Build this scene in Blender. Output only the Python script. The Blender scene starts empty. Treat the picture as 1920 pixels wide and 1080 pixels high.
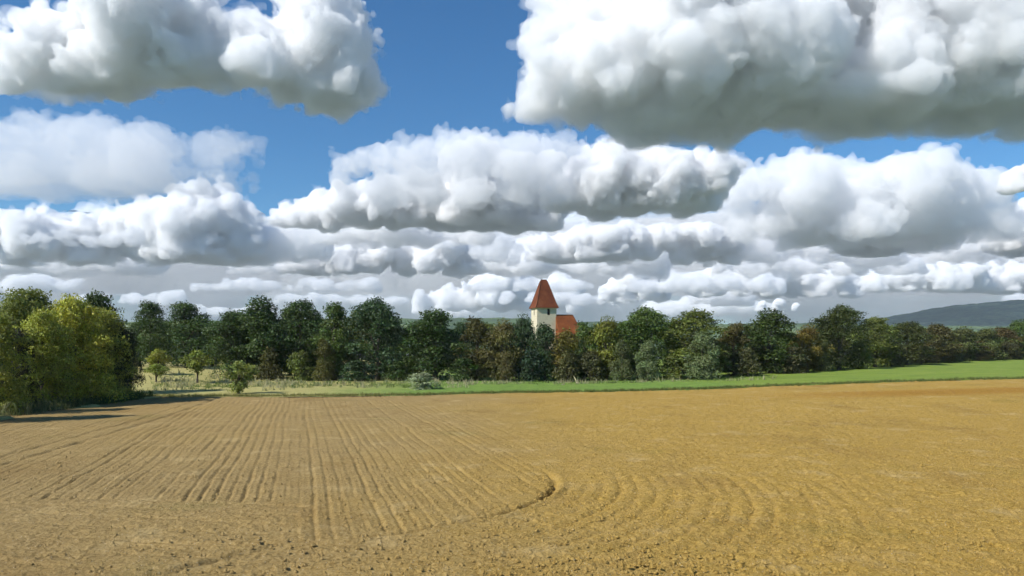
import bpy, math, random
import numpy as np
import openvdb as vdb
from mathutils import Vector

R = math.radians
sc = bpy.context.scene
COL = sc.collection
F = 1371.0          # focal length in photograph pixels
HZ = 655.0          # horizon row of the photograph
EYE = 6.5           # camera height above the far end of the field

# ---------------------------------------------------------------- camera
cam = bpy.data.cameras.new('camera')
cam_ob = bpy.data.objects.new('camera', cam)
COL.objects.link(cam_ob)
sc.camera = cam_ob
cam.sensor_width = 36
cam.lens = 36 * F / 1920
cam.shift_y = (HZ - 540) / 1920
cam.clip_end = 120000
cam_ob.location = (0, 0, EYE)
cam_ob.rotation_euler = (R(90), 0, 0)

# ---------------------------------------------------------------- sky and sun
SUN_EL, SUN_AZ = R(41), R(31)      # azimuth measured from the left (-x) towards the camera (-y)
sd = Vector((-math.cos(SUN_AZ) * math.cos(SUN_EL), -math.sin(SUN_AZ) * math.cos(SUN_EL), math.sin(SUN_EL)))
world = bpy.data.worlds.new('World')
sc.world = world
world.use_nodes = True
wn = world.node_tree
bg = wn.nodes['Background']
sky = wn.nodes.new('ShaderNodeTexSky')
sky.sky_type = 'NISHITA'
sky.sun_disc = False
sky.sun_elevation = SUN_EL
sky.sun_rotation = math.atan2(sd.x, sd.y)
sky.air_density = 1.0
sky.dust_density = 0.0
sky.ozone_density = 6.0
hs = wn.nodes.new('ShaderNodeHueSaturation')
hs.inputs['Saturation'].default_value = 1.15
wn.links.new(sky.outputs[0], hs.inputs['Color'])
tint = wn.nodes.new('ShaderNodeMix')
tint.data_type = 'RGBA'
tint.blend_type = 'MULTIPLY'
tint.inputs[0].default_value = 1.0
tint.inputs[7].default_value = (0.80, 0.98, 1.0, 1)
wn.links.new(hs.outputs[0], tint.inputs[6])
wn.links.new(tint.outputs[2], bg.inputs[0])
bg.inputs[1].default_value = 0.10

sun = bpy.data.lights.new('sun', 'SUN')
sun.energy = 5.0
sun.angle = R(0.5)
sun.color = (1.0, 0.97, 0.92)
sun_ob = bpy.data.objects.new('sun', sun)
COL.objects.link(sun_ob)
sun_ob.rotation_euler = sd.to_track_quat('Z', 'Y').to_euler()

vs = sc.view_settings
vs.view_transform = 'Standard'
vs.look = 'None'
vs.exposure = 0.28
vs.gamma = 1.0
cy = sc.cycles
cy.max_bounces = 18
cy.volume_bounces = 13
cy.diffuse_bounces = 10
cy.glossy_bounces = 2
cy.transmission_bounces = 4
cy.transparent_max_bounces = 24
cy.use_denoising = True
cy.use_adaptive_sampling = True
cy.adaptive_threshold = 0.035


# ---------------------------------------------------------------- helpers
def sstep(a, b, x):
    t = np.clip((np.asarray(x, float) - a) / (b - a), 0, 1)
    return t * t * (3 - 2 * t)


_tabs = {}


def vnoise(x, y, seed=0):
    if seed not in _tabs:
        _tabs[seed] = np.random.default_rng(1000 + seed).random((256, 256)).astype(np.float32) * 2 - 1
    t = _tabs[seed]
    xi = np.floor(x).astype(np.int64)
    yi = np.floor(y).astype(np.int64)
    fx = (x - xi).astype(np.float32)
    fy = (y - yi).astype(np.float32)
    fx = fx * fx * (3 - 2 * fx)
    fy = fy * fy * (3 - 2 * fy)
    x0, x1, y0, y1 = xi & 255, (xi + 1) & 255, yi & 255, (yi + 1) & 255
    a = t[x0, y0] * (1 - fx) + t[x1, y0] * fx
    b = t[x0, y1] * (1 - fx) + t[x1, y1] * fx
    return a * (1 - fy) + b * fy


def fbm2(x, y, wl, octs, seed=0, gain=0.5):
    out, a = 0, 1.0
    ca, sa = math.cos(0.6), math.sin(0.6)
    for o in range(octs):
        out = out + a * vnoise(x / wl + 17.3 * o, y / wl - 9.1 * o, seed + o)
        x, y = x * ca - y * sa, x * sa + y * ca
        a *= gain
        wl /= 2.03
    return out


def terrain(x, y):
    x = np.asarray(x, float)
    y = np.asarray(y, float)
    z = 1.65 * sstep(5, 85, x) * sstep(30, 105, y)
    z = z + 0.5 * sstep(105, 140, y)
    z = z + 0.95 * sstep(60, 160, x) * sstep(130, 260, y)
    z = z + 1.7 * sstep(-42, -72, x) * sstep(115, 165, y)
    z = z + 4.3 * (1 - sstep(2, 18, y)) * (1 - sstep(40, 120, np.abs(x)))
    return z


def tz(x, y):
    return float(terrain(x, y))


def at(px, d):
    """ground point seen in column px at distance d along the view axis"""
    x = (px - 960) / F * d
    return x, d, tz(x, d)


def ground_at(px, py):
    """where the ray through a photograph pixel meets the terrain"""
    lo, hi = 15.0, 400.0
    g = lambda d: EYE - (py - HZ) / F * d - tz((px - 960) / F * d, d)
    for _ in range(60):
        m = (lo + hi) / 2
        if g(m) > 0:
            lo = m
        else:
            hi = m
    return at(px, lo)


def height_at(py, d):
    return EYE + (HZ - py) / F * d


def mesh_from(name, v, f, smooth=False):
    me = bpy.data.meshes.new(name)
    v = np.ascontiguousarray(v, np.float32)
    f = np.ascontiguousarray(f, np.int32)
    k = f.shape[1]
    me.vertices.add(len(v))
    me.vertices.foreach_set('co', v.ravel())
    me.loops.add(f.size)
    me.loops.foreach_set('vertex_index', f.ravel())
    me.polygons.add(len(f))
    me.polygons.foreach_set('loop_start', np.arange(0, f.size, k, dtype=np.int32))
    if smooth:
        me.polygons.foreach_set('use_smooth', np.ones(len(f), bool))
    me.update(calc_edges=True)
    return me


def link(name, me, mat=None, parent=None):
    o = bpy.data.objects.new(name, me)
    COL.objects.link(o)
    if mat is not None and not me.materials:
        me.materials.append(mat)
    if parent is not None:
        o.parent = parent
    return o


def tag(o, label=None, cat=None, group=None, kind=None):
    for k, v in (('label', label), ('category', cat), ('group', group), ('kind', kind)):
        if v:
            o[k] = v
    return o


def empty(name, loc, rz=0.0):
    o = bpy.data.objects.new(name, None)
    o.empty_display_size = 0.5
    COL.objects.link(o)
    o.location = loc
    o.rotation_euler = (0, 0, rz)
    return o


def grid_faces(nr, nc):
    i = np.arange(nr - 1)[:, None] * nc + np.arange(nc - 1)[None, :]
    return np.stack([i, i + 1, i + nc + 1, i + nc], -1).reshape(-1, 4)


# ---------------------------------------------------------------- materials
class MT:
    def __init__(s, name):
        s.m = bpy.data.materials.new(name)
        s.m.use_nodes = True
        s.t = s.m.node_tree
        s.b = s.t.nodes['Principled BSDF']
        s.out = s.t.nodes['Material Output']
        s.b.inputs['Roughness'].default_value = 0.9
        s.b.inputs['Specular IOR Level'].default_value = 0.15

    def n(s, typ, **kw):
        nd = s.t.nodes.new(typ)
        for k, v in kw.items():
            if k in nd.inputs:
                nd.inputs[k].default_value = v
            else:
                setattr(nd, k, v)
        return nd

    def l(s, a, b):
        s.t.links.new(a, b)

    def pos(s):
        return s.n('ShaderNodeNewGeometry').outputs['Position']

    def obj(s):
        return s.n('ShaderNodeTexCoord').outputs['Object']

    def noise(s, vec, scale, detail=4, rough=0.55, stretch=None):
        nd = s.n('ShaderNodeTexNoise')
        nd.inputs['Scale'].default_value = scale
        nd.inputs['Detail'].default_value = detail
        nd.inputs['Roughness'].default_value = rough
        if stretch:
            mp = s.n('ShaderNodeMapping')
            mp.inputs['Scale'].default_value = stretch
            s.l(vec, mp.inputs['Vector'])
            vec = mp.outputs[0]
        s.l(vec, nd.inputs['Vector'])
        return nd.outputs['Fac']

    def ramp(s, fac, stops):
        r = s.n('ShaderNodeValToRGB')
        e = r.color_ramp.elements
        while len(e) < len(stops):
            e.new(0.5)
        for q, (p, c) in zip(e, stops):
            q.position = p
            q.color = (*c, 1) if len(c) == 3 else c
        s.l(fac, r.inputs[0])
        return r.outputs[0]

    def mix(s, fac, a, b, mode='MIX'):
        m = s.n('ShaderNodeMix')
        m.data_type = 'RGBA'
        m.blend_type = mode
        for v, i in ((fac, 0), (a, 6), (b, 7)):
            if hasattr(v, 'is_linked'):
                s.l(v, m.inputs[i])
            else:
                m.inputs[i].default_value = v if i == 0 else (*v, 1)
        return m.outputs[2]

    def bump(s, h, dist, strength=1.0):
        b = s.n('ShaderNodeBump')
        b.inputs['Distance'].default_value = dist
        b.inputs['Strength'].default_value = strength
        s.l(h, b.inputs['Height'])
        s.l(b.outputs[0], s.b.inputs['Normal'])

    def maprange(s, v, a, b, c=0.0, d=1.0):
        m = s.n('ShaderNodeMapRange')
        m.interpolation_type = 'SMOOTHSTEP'
        m.inputs[1].default_value, m.inputs[2].default_value = a, b
        m.inputs[3].default_value, m.inputs[4].default_value = c, d
        s.l(v, m.inputs[0])
        return m.outputs[0]

    def base(s, c):
        if hasattr(c, 'is_linked'):
            s.l(c, s.b.inputs['Base Color'])
        else:
            s.b.inputs['Base Color'].default_value = (*c, 1)


def mat_soil():
    m = MT('ploughed_soil')
    p = m.pos()
    sep = m.n('ShaderNodeSeparateXYZ')
    m.l(p, sep.inputs[0])
    big = m.noise(p, 0.045, 4, 0.6)
    mid = m.noise(p, 0.9, 5, 0.65)
    fine = m.noise(p, 9.0, 6, 0.7)
    crumb = m.noise(p, 34.0, 3, 0.6)
    brown = m.ramp(fine, [(0.30, (0.160, 0.104, 0.040)), (0.50, (0.305, 0.214, 0.090)), (0.70, (0.42, 0.31, 0.155))])
    gold = m.ramp(fine, [(0.30, (0.205, 0.120, 0.025)), (0.50, (0.385, 0.246, 0.058)), (0.70, (0.49, 0.34, 0.10))])
    # the loam turns sandier towards the right of the field
    fx = m.maprange(sep.outputs['X'], -20, 24)
    a = m.n('ShaderNodeMath', operation='MULTIPLY_ADD')
    m.l(big, a.inputs[0])
    a.inputs[1].default_value = 0.9
    m.l(fx, a.inputs[2])
    fx2 = m.maprange(a.outputs[0], 0.35, 1.25)
    c = m.mix(fx2, brown, gold)
    c = m.mix(m.maprange(mid, 0.35, 0.75, 0.0, 0.30), c, (0.43, 0.30, 0.12))
    # darker, damper patches and a rust-brown band along the far right end
    damp = m.noise(p, 0.16, 5, 0.65, (1.0, 0.55, 1.0))
    c = m.mix(m.maprange(damp, 0.50, 0.72, 0.0, 0.42), c, (0.20, 0.120, 0.042))
    dry = m.noise(p, 0.33, 4, 0.6)
    c = m.mix(m.maprange(dry, 0.54, 0.72, 0.0, 0.45), c, (0.50, 0.37, 0.17))
    yb = m.n('ShaderNodeMath', operation='MULTIPLY')
    m.l(m.maprange(sep.outputs['Y'], 86, 92), yb.inputs[0])
    m.l(m.maprange(sep.outputs['Y'], 101, 95), yb.inputs[1])
    yx = m.n('ShaderNodeMath', operation='MULTIPLY')
    m.l(yb.outputs[0], yx.inputs[0])
    m.l(m.maprange(sep.outputs['X'], 24, 52, 0.0, 0.75), yx.inputs[1])
    c = m.mix(yx.outputs[0], c, (0.30, 0.155, 0.030))
    # seedlings in loose patches
    gpatch = m.noise(p, 0.12, 3, 0.5)
    gf = m.n('ShaderNodeMath', operation='MULTIPLY')
    m.l(m.maprange(gpatch, 0.58, 0.74), gf.inputs[0])
    m.l(m.maprange(crumb, 0.5, 0.62), gf.inputs[1])
    c = m.mix(gf.outputs[0], c, (0.11, 0.13, 0.035))
    # pale stones
    st = m.n('ShaderNodeTexVoronoi')
    st.inputs['Scale'].default_value = 7.0
    m.l(p, st.inputs['Vector'])
    c = m.mix(m.maprange(st.outputs['Distance'], 0.16, 0.06), c, (0.44, 0.38, 0.27))
    m.base(c)
    h = m.n('ShaderNodeMath', operation='MULTIPLY_ADD')
    m.l(crumb, h.inputs[0])
    h.inputs[1].default_value = 0.35
    m.l(fine, h.inputs[2])
    m.bump(h.outputs[0], 0.09, 0.9)
    m.b.inputs['Roughness'].default_value = 1.0
    m.b.inputs['Specular IOR Level'].default_value = 0.0
    return m.m


def mat_meadow():
    m = MT('meadow_grass')
    p = m.pos()
    sep = m.n('ShaderNodeSeparateXYZ')
    m.l(p, sep.inputs[0])
    big = m.noise(p, 0.05, 4, 0.6)
    mid = m.noise(p, 0.5, 5, 0.65)
    fine = m.noise(p, 4.0, 4, 0.6)
    dry = m.ramp(mid, [(0.3, (0.30, 0.25, 0.09)), (0.55, (0.42, 0.36, 0.14)), (0.75, (0.24, 0.27, 0.07))])
    green = m.ramp(mid, [(0.3, (0.085, 0.17, 0.028)), (0.6, (0.15, 0.25, 0.04)), (0.8, (0.24, 0.29, 0.07))])
    crop = m.ramp(m.noise(p, 0.35, 5, 0.7, (0.25, 1.0, 1.0)), [(0.3, (0.105, 0.165, 0.020)), (0.5, (0.16, 0.235, 0.028)), (0.7, (0.23, 0.27, 0.045))])
    nx = m.n('ShaderNodeMath', operation='MULTIPLY_ADD')
    m.l(big, nx.inputs[0])
    nx.inputs[1].default_value = 26
    m.l(sep.outputs['X'], nx.inputs[2])
    c = m.mix(m.maprange(nx.outputs[0], -22, 2), dry, green)
    c = m.mix(m.maprange(nx.outputs[0], 36, 58), c, crop)
    c = m.mix(m.maprange(fine, 0.35, 0.7, 0.0, 0.35), c, (0.32, 0.36, 0.10))
    m.base(c)
    m.bump(fine, 0.25, 0.8)
    return m.m


def mat_ground():
    m = MT('far_ground')
    p = m.pos()
    a = m.noise(p, 0.004, 4, 0.6)
    b = m.noise(p, 0.06, 4, 0.6)
    c = m.ramp(a, [(0.4, (0.08, 0.10, 0.085)), (0.55, (0.15, 0.16, 0.14)), (0.7, (0.24, 0.22, 0.18))])
    m.base(m.mix(m.maprange(b, 0.3, 0.7, 0, 0.5), c, (0.09, 0.11, 0.09)))
    return m.m


def mat_hill():
    m = MT('forested_hill')
    p = m.pos()
    a = m.noise(p, 0.0035, 5, 0.6)
    b = m.noise(p, 0.035, 5, 0.7)
    c = m.ramp(a, [(0.40, (0.055, 0.095, 0.034)), (0.52, (0.11, 0.17, 0.055)), (0.62, (0.25, 0.29, 0.11))])
    m.base(m.mix(m.maprange(b, 0.35, 0.65, 0, 0.6), c, (0.022, 0.034, 0.016)))
    m.bump(b, 9.0, 0.9)
    return m.m


def mat_leaf():
    m = MT('foliage')
    oi = m.n('ShaderNodeObjectInfo')
    at_ = m.n('ShaderNodeAttribute', attribute_name='leaf_tint')
    sp = m.n('ShaderNodeSeparateColor')
    m.l(at_.outputs['Color'], sp.inputs[0])
    # some leaves of every crown have turned, some are darker: a property of the leaf
    hue = m.n('ShaderNodeHueSaturation')
    hue.inputs['Saturation'].default_value = 1.0
    m.l(oi.outputs['Color'], hue.inputs['Color'])
    m.l(m.maprange(sp.outputs[0], 0, 1, 0.482, 0.528), hue.inputs['Hue'])
    m.l(m.maprange(sp.outputs[1], 0, 1, 0.5, 1.6), hue.inputs['Value'])
    c = hue.outputs[0]
    m.base(c)
    m.b.inputs['Roughness'].default_value = 0.55
    m.b.inputs['Specular IOR Level'].default_value = 0.25
    tr = m.n('ShaderNodeBsdfTranslucent')
    m.l(m.mix(1.0, c, (1.25, 1.15, 0.45), 'MULTIPLY'), tr.inputs[0])
    mx = m.n('ShaderNodeMixShader')
    mx.inputs[0].default_value = 0.25
    m.l(m.b.outputs[0], mx.inputs[1])
    m.l(tr.outputs[0], mx.inputs[2])
    m.l(mx.outputs[0], m.out.inputs['Surface'])
    return m.m


def mat_bark():
    m = MT('bark')
    o = m.obj()
    n_ = m.noise(o, 3.0, 5, 0.65, (1, 1, 0.2))
    m.base(m.ramp(n_, [(0.3, (0.045, 0.035, 0.026)), (0.7, (0.15, 0.125, 0.095))]))
    m.bump(n_, 0.06, 0.8)
    return m.m


def mat_grass():
    m = MT('tall_grass')
    a = m.n('ShaderNodeAttribute', attribute_name='leaf_tint')
    m.base(a.outputs['Color'])
    tr = m.n('ShaderNodeBsdfTranslucent')
    m.l(a.outputs['Color'], tr.inputs[0])
    mx = m.n('ShaderNodeMixShader')
    mx.inputs[0].default_value = 0.35
    m.l(m.b.outputs[0], mx.inputs[1])
    m.l(tr.outputs[0], mx.inputs[2])
    m.l(mx.outputs[0], m.out.inputs['Surface'])
    return m.m


def mat_plaster():
    m = MT('weathered_stone_wall')
    o = m.obj()
    a = m.noise(o, 0.35, 5, 0.65)
    b = m.noise(o, 2.2, 5, 0.65)
    br = m.n('ShaderNodeTexBrick')
    br.offset = 0.5
    br.inputs['Scale'].default_value = 1.0
    br.inputs['Mortar Size'].default_value = 0.02
    br.inputs['Brick Width'].default_value = 0.62
    br.inputs['Row Height'].default_value = 0.31
    br.inputs['Color1'].default_value = (0.60, 0.52, 0.36, 1)
    br.inputs['Color2'].default_value = (0.52, 0.44, 0.30, 1)
    br.inputs['Mortar'].default_value = (0.62, 0.56, 0.43, 1)
    mp = m.n('ShaderNodeMapping')
    mp.inputs['Rotation'].default_value = (R(90), 0, 0)
    m.l(o, mp.inputs['Vector'])
    m.l(mp.outputs[0], br.inputs['Vector'])
    c = m.mix(m.maprange(a, 0.35, 0.6), br.outputs['Color'], (0.60, 0.53, 0.385))
    c = m.mix(m.maprange(b, 0.5, 0.75, 0, 0.55), c, (0.40, 0.33, 0.22))
    m.base(c)
    m.bump(b, 0.05, 0.8)
    return m.m


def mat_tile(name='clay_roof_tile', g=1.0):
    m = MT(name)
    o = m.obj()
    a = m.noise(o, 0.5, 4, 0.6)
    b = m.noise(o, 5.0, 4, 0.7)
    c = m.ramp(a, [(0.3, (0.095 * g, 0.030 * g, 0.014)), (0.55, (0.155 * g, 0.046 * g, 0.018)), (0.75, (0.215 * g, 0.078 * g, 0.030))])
    c = m.mix(m.maprange(b, 0.45, 0.75, 0, 0.6), c, (0.17, 0.050, 0.026))
    m.base(c)
    w = m.n('ShaderNodeTexWave')
    w.wave_type = 'BANDS'
    w.bands_direction = 'Z'
    w.wave_profile = 'SAW'
    w.inputs['Scale'].default_value = 0.9
    w.inputs['Distortion'].default_value = 0.6
    m.l(o, w.inputs['Vector'])
    m.bump(w.outputs['Fac'], 0.05, 0.7)
    m.b.inputs['Roughness'].default_value = 0.8
    return m.m


def mat_plain(name, c, rough=0.9):
    m = MT(name)
    n_ = m.noise(m.obj(), 3.0, 4, 0.6)
    m.base(m.mix(m.maprange(n_, 0.3, 0.7, 0, 0.5), c, tuple(v * 0.6 for v in c)))
    m.b.inputs['Roughness'].default_value = rough
    return m.m


def mat_cloud(name, mfp):
    m = bpy.data.materials.new(name)
    m.use_nodes = True
    t = m.node_tree
    t.nodes.clear()
    o = t.nodes.new('ShaderNodeOutputMaterial')
    v = t.nodes.new('ShaderNodeVolumeScatter')
    v.inputs['Color'].default_value = (1, 1, 1, 1)
    v.inputs['Density'].default_value = 1.0 / mfp
    v.inputs['Anisotropy'].default_value = 0.0
    t.links.new(v.outputs[0], o.inputs['Volume'])
    return m


M_SOIL, M_MEADOW, M_GROUND, M_HILL = mat_soil(), mat_meadow(), mat_ground(), mat_hill()
M_LEAF, M_BARK, M_GRASS = mat_leaf(), mat_bark(), mat_grass()
M_WALL, M_TILE, M_TILE_SUNLIT = mat_plaster(), mat_tile(), mat_tile('sunlit_roof_tile', 1.35)  # same tile on the nave, sunlight on its slope painted in as brighter colour
M_DARK = mat_plain('dark_timber', (0.030, 0.026, 0.022))
M_RIDGE = mat_plain('ridge_tile', (0.13, 0.055, 0.03))


# ---------------------------------------------------------------- ground, hills
def y_edge(x):
    """far edge of the ploughed soil"""
    return np.interp(x, [-90, -52, -30, -14, 0, 39, 80, 130, 260], [99.5, 99.5, 100.0, 102.5, 108.5, 112.5, 116, 118, 120])


def build_ground():
    # one sheet to the horizon, sunk a little below the field and the meadow
    a = np.linspace(-math.pi, math.pi, 145)
    r = np.concatenate([[0], np.geomspace(20, 30000, 60)])
    rr, aa = np.meshgrid(r, a, indexing='ij')
    x, y = rr * np.sin(aa), rr * np.cos(aa)
    z = terrain(x, y) - 0.55 - 2.2 * np.exp(-((y - 15) / 25) ** 2 - (x / 60) ** 2) * 0
    z = np.where(rr > 320, -0.5, z)
    v = np.stack([x, y, z], -1).reshape(-1, 3)
    tag(link('ground', mesh_from('ground', v, grid_faces(*rr.shape)[:, ::-1], True), M_GROUND), kind='structure')


FURROW_DIR = np.array([-0.29, 1.0]) / math.hypot(0.29, 1.0)
ARC_C = np.array([-9.8, 36.5])


def groove(s, spacing, width, wob):
    """narrow groove every `spacing` metres; returns depth 0..1 and the row index"""
    s = s + wob
    k = np.round(s / spacing)
    d = s - k * spacing
    return np.exp(-(d / width) ** 2), k


def hashk(k, seed):
    q = np.sin(k * 12.9898 + seed * 78.233) * 43758.5453
    return q - np.floor(q)


def build_field():
    nc = 860
    ys = [19.0]
    while ys[-1] < 100:
        ys.append(ys[-1] + 0.06 * max(1, ys[-1] / 30) ** 1.6)
    u = (np.array(ys) - ys[0]) / (ys[-1] - ys[0])
    aa = np.concatenate([np.linspace(-1.5, -0.825, 40), np.linspace(-0.82, 0.80, nc), np.linspace(0.805, 2.2, 70)])
    Xe = aa * 112
    Y = ys[0] + u[:, None] * (y_edge(Xe) - ys[0])[None, :]
    X = aa[None, :] * (Y + 5)
    Z = terrain(X, Y)
    # working direction zones
    rx, ry = X - ARC_C[0], Y - ARC_C[1]
    rad = np.hypot(rx, ry)
    ang = np.degrees(np.arctan2(ry, rx))
    w1 = fbm2(X, Y, 9.0, 2, 3) * 0.10
    # parallel rows inside the turning arc
    s = X * FURROW_DIR[1] - Y * FURROW_DIR[0]
    g1, k1 = groove(s, 0.60, 0.09, w1 + 0.045 * fbm2(X, Y, 2.2, 1, 5))
    g1 = g1 * (0.35 + 0.9 * hashk(k1, 1) ** 1.5)
    inside = sstep(12.4, 11.6, rad)
    left = sstep(-7.5, -9.5, X)
    zone_rows = np.maximum(inside, sstep(35.6, 37.2, Y) * sstep(6.0, -2.0, X - 0.02 * Y))
    headland = left * sstep(32.0, 30.6, Y + 0.05 * X + 0.5)
    zone_rows = np.maximum(zone_rows, left * (1 - headland)) * (1 - headland)
    zone_rows = zone_rows * sstep(14, -6, X + 0.18 * (Y - 30))
    # concentric arcs where the tractor turned
    g2, k2 = groove(rad - 11.9, 0.80, 0.12, 0.9 * w1 + 0.04 * fbm2(X, Y, 1.7, 2, 6))
    g2 = g2 * (0.30 + 0.9 * hashk(k2, 2) ** 1.4)
    zone_arc = (1 - zone_rows) * sstep(11.3, 11.9, rad) * sstep(31, 19, rad) * sstep(16, -8, ang) * (1 - left * 0.75)
    first = np.exp(-((rad - 11.9 - 0.5 * w1) / 0.16) ** 2) * sstep(14, 2, ang) * sstep(-112, -96, ang)
    ln = (Y - 24.5 - 1.35 * (X + 7.8)) / 1.68
    first = np.maximum(first, 0.5 * np.exp(-((ln - 0.4 * w1) / 0.15) ** 2) * sstep(-7.2, -8.0, X))
    # headland passes along the near edge
    g3, k3 = groove(Y + 0.13 * X, 1.55, 0.15, w1 * 1.4)
    g3 = g3 * (0.25 + 0.9 * hashk(k3, 4) ** 2)
    # a wheel track along the hedge
    tr = X + 29.0 + 0.135 * (Y - 42.4) + 0.0009 * (Y - 42) ** 2
    track = np.exp(-((tr) / 0.22) ** 2) + 0.7 * np.exp(-((tr + 1.7) / 0.2) ** 2)
    brk = np.clip(0.8 + 0.5 * fbm2(X, Y, 1.6, 3, 11), 0.2, 1.25)      # furrows crumble and break off
    cut = 0.125 * g1 * zone_rows + 0.058 * g2 * zone_arc + 0.34 * first + 0.13 * g3 * headland + 0.16 * track * sstep(38, 44, Y)
    dz = -cut * brk
    # ridges thrown up beside the furrows
    dz += 0.022 * np.cos(2 * math.pi * s / 0.60) * zone_rows * brk + 0.016 * np.cos(2 * math.pi * (rad - 11.9 + 0.40) / 0.80) * zone_arc * brk
    dz += 0.07 * np.exp(-((rad - 12.35) / 0.2) ** 2) * sstep(14, 2, ang) * sstep(-112, -96, ang) * brk
    dz += 0.05 * np.exp(-((ln - 0.42) / 0.2) ** 2) * sstep(-7.2, -8.0, X) * np.clip(brk * 1.6 - 0.5, 0, 1.4)
    # crumbs and clods
    rough = 0.75 + 0.5 * sstep(-6, 14, X) - 0.25 * zone_rows
    cl = fbm2(X, Y, 0.42, 4, 21, 0.62)
    dz += rough * (0.026 * cl + 0.085 * np.maximum(0, np.abs(fbm2(X, Y, 0.30, 3, 31, 0.6)) - 0.5))
    dz += 0.03 * fbm2(X, Y, 2.4, 3, 41) + 0.05 * fbm2(X, Y, 14, 2, 51)
    near = sstep(19.0, 19.8, Y)
    v = np.stack([X, Y, Z + dz * near], -1).reshape(-1, 3)
    tag(link('ploughed_field', mesh_from('ploughed_field', v, grid_faces(*X.shape), True), M_SOIL), kind='structure')

    # loose clods lying on the near part: uncountable
    rng = np.random.default_rng(5)
    n = 26000
    cy_ = 19.5 + 32 * rng.random(n) ** 1.7
    cx_ = rng.uniform(-0.76, 0.76, n) * (cy_ + 3)
    keep = rng.random(n) < 0.35 + 0.65 * sstep(-8, 6, cx_ + 0.2 * (30 - cy_))
    cx_, cy_ = cx_[keep], cy_[keep]
    n = len(cx_)
    sz = 0.02 + 0.065 * rng.random(n) ** 3.0
    base = np.array([(1, 0, 0), (0.3, 0.95, 0), (-0.8, 0.6, 0), (-0.8, -0.6, 0), (0.3, -0.95, 0), (0.35, 0.3, 0.8), (-0.4, 0.1, 0.9), (0.1, -0.45, 0.75)])
    fcs = np.array([(0, 1, 5), (1, 2, 6), (1, 6, 5), (2, 3, 6), (3, 4, 7), (3, 7, 6), (4, 0, 7), (0, 5, 7), (5, 6, 7)])
    vv = base[None] * (1 + 0.35 * rng.standard_normal((n, 8, 3))) * sz[:, None, None]
    an = rng.random(n) * 6.28
    ca, sa = np.cos(an)[:, None], np.sin(an)[:, None]
    vx, vy = vv[..., 0] * ca - vv[..., 1] * sa, vv[..., 0] * sa + vv[..., 1] * ca
    zz = terrain(cx_, cy_)
    P = np.stack([vx + cx_[:, None], vy + cy_[:, None], vv[..., 2] + zz[:, None] - 0.01], -1).reshape(-1, 3)
    Fc = (fcs[None] + 8 * np.arange(n)[:, None, None]).reshape(-1, 3)
    tag(link('soil_clods', mesh_from('soil_clods', P, Fc), M_SOIL), 'loose crumbly clods of earth scattered over the near field', 'soil', kind='stuff')

    # the strip of field under and beside the camera
    xs, yy = np.linspace(-60, 60, 121), np.linspace(-30, 19.4, 60)
    YY, XX = np.meshgrid(yy, xs, indexing='ij')
    ZZ = terrain(XX, YY) + 0.05 * fbm2(XX, YY, 1.5, 3, 61) - 0.06
    v = np.stack([XX, YY, ZZ], -1).reshape(-1, 3)
    tag(link('field_margin', mesh_from('field_margin', v, grid_faces(*XX.shape), True), M_SOIL), kind='structure')


def build_meadow():
    xs = np.linspace(-190, 270, 350)
    u = np.linspace(0, 1, 110) ** 1.5
    ye = y_edge(xs) - 0.6
    Y = ye[None, :] + u[:, None] * (330 - ye)[None, :]
    X = np.broadcast_to(xs[None, :], Y.shape)
    Z = terrain(X, Y) + 0.03 + 0.10 * sstep(0, 0.02, u)[:, None] + 0.09 * fbm2(X, Y, 3.0, 3, 71)
    v = np.stack([X, Y, Z], -1).reshape(-1, 3)
    tag(link('meadow', mesh_from('meadow', v, grid_faces(*X.shape), True), M_MEADOW), kind='structure')
    # the rough verge under the hedge on the left
    ys = np.linspace(25, 102, 120)
    t = np.linspace(0, 1, 40)
    xe = -48.5 + 1.3 * np.sin(ys * 0.4) + 0.8 * np.sin(ys * 1.3 + 1)
    xe = xe + 6.0 * sstep(70, 55, ys)
    X = xe[:, None] - t[None, :] ** 1.4 * 60
    Y = np.broadcast_to(ys[:, None], X.shape)
    Z = terrain(X, Y) + 0.02 + 0.18 * sstep(0, 0.03, t)[None, :] + 0.10 * fbm2(X, Y, 2.0, 3, 75)
    v = np.stack([X, Y, Z], -1).reshape(-1, 3)
    tag(link('hedge_verge', mesh_from('hedge_verge', v, grid_faces(*X.shape)[:, ::-1], True), M_MEADOW), kind='structure')


def build_hill(name, prof, D, depth, bump, seed, n=260):
    """a ridge whose crest, seen from the field, follows prof = [(px, py)...]"""
    px = np.linspace(prof[0][0], prof[-1][0], n)
    py = np.interp(px, [p[0] for p in prof], [p[1] for p in prof])
    k = np.array([0.25, .5, 1, .5, .25])
    py = np.convolve(np.pad(py, 8, mode='edge'), np.ones(17) / 17, 'valid')
    H = EYE + (HZ - py) / F * D
    x = (px - 960) / F * D
    t = np.linspace(-1, 1, 110)
    prof_t = np.cos(t * math.pi / 2) ** 1.3
    Y = D + t[:, None] * depth + 0 * x[None, :]
    X = np.broadcast_to(x[None, :], Y.shape)
    Z = -3 + (H + 3)[None, :] * prof_t[:, None] * (1 + 0.10 * fbm2(X, Y, depth * 0.8, 3, seed) * (1 - prof_t[:, None] ** 3))
    Z = Z + bump * (fbm2(X, Y, 60, 3, seed + 5) + 0.6 * np.abs(fbm2(X, Y, 22, 2, seed + 9))) * prof_t[:, None] ** 0.3
    v = np.stack([X, Y, Z], -1).reshape(-1, 3)
    tag(link(name, mesh_from(name, v, grid_faces(*Y.shape), True), M_HILL), kind='structure')


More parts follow.
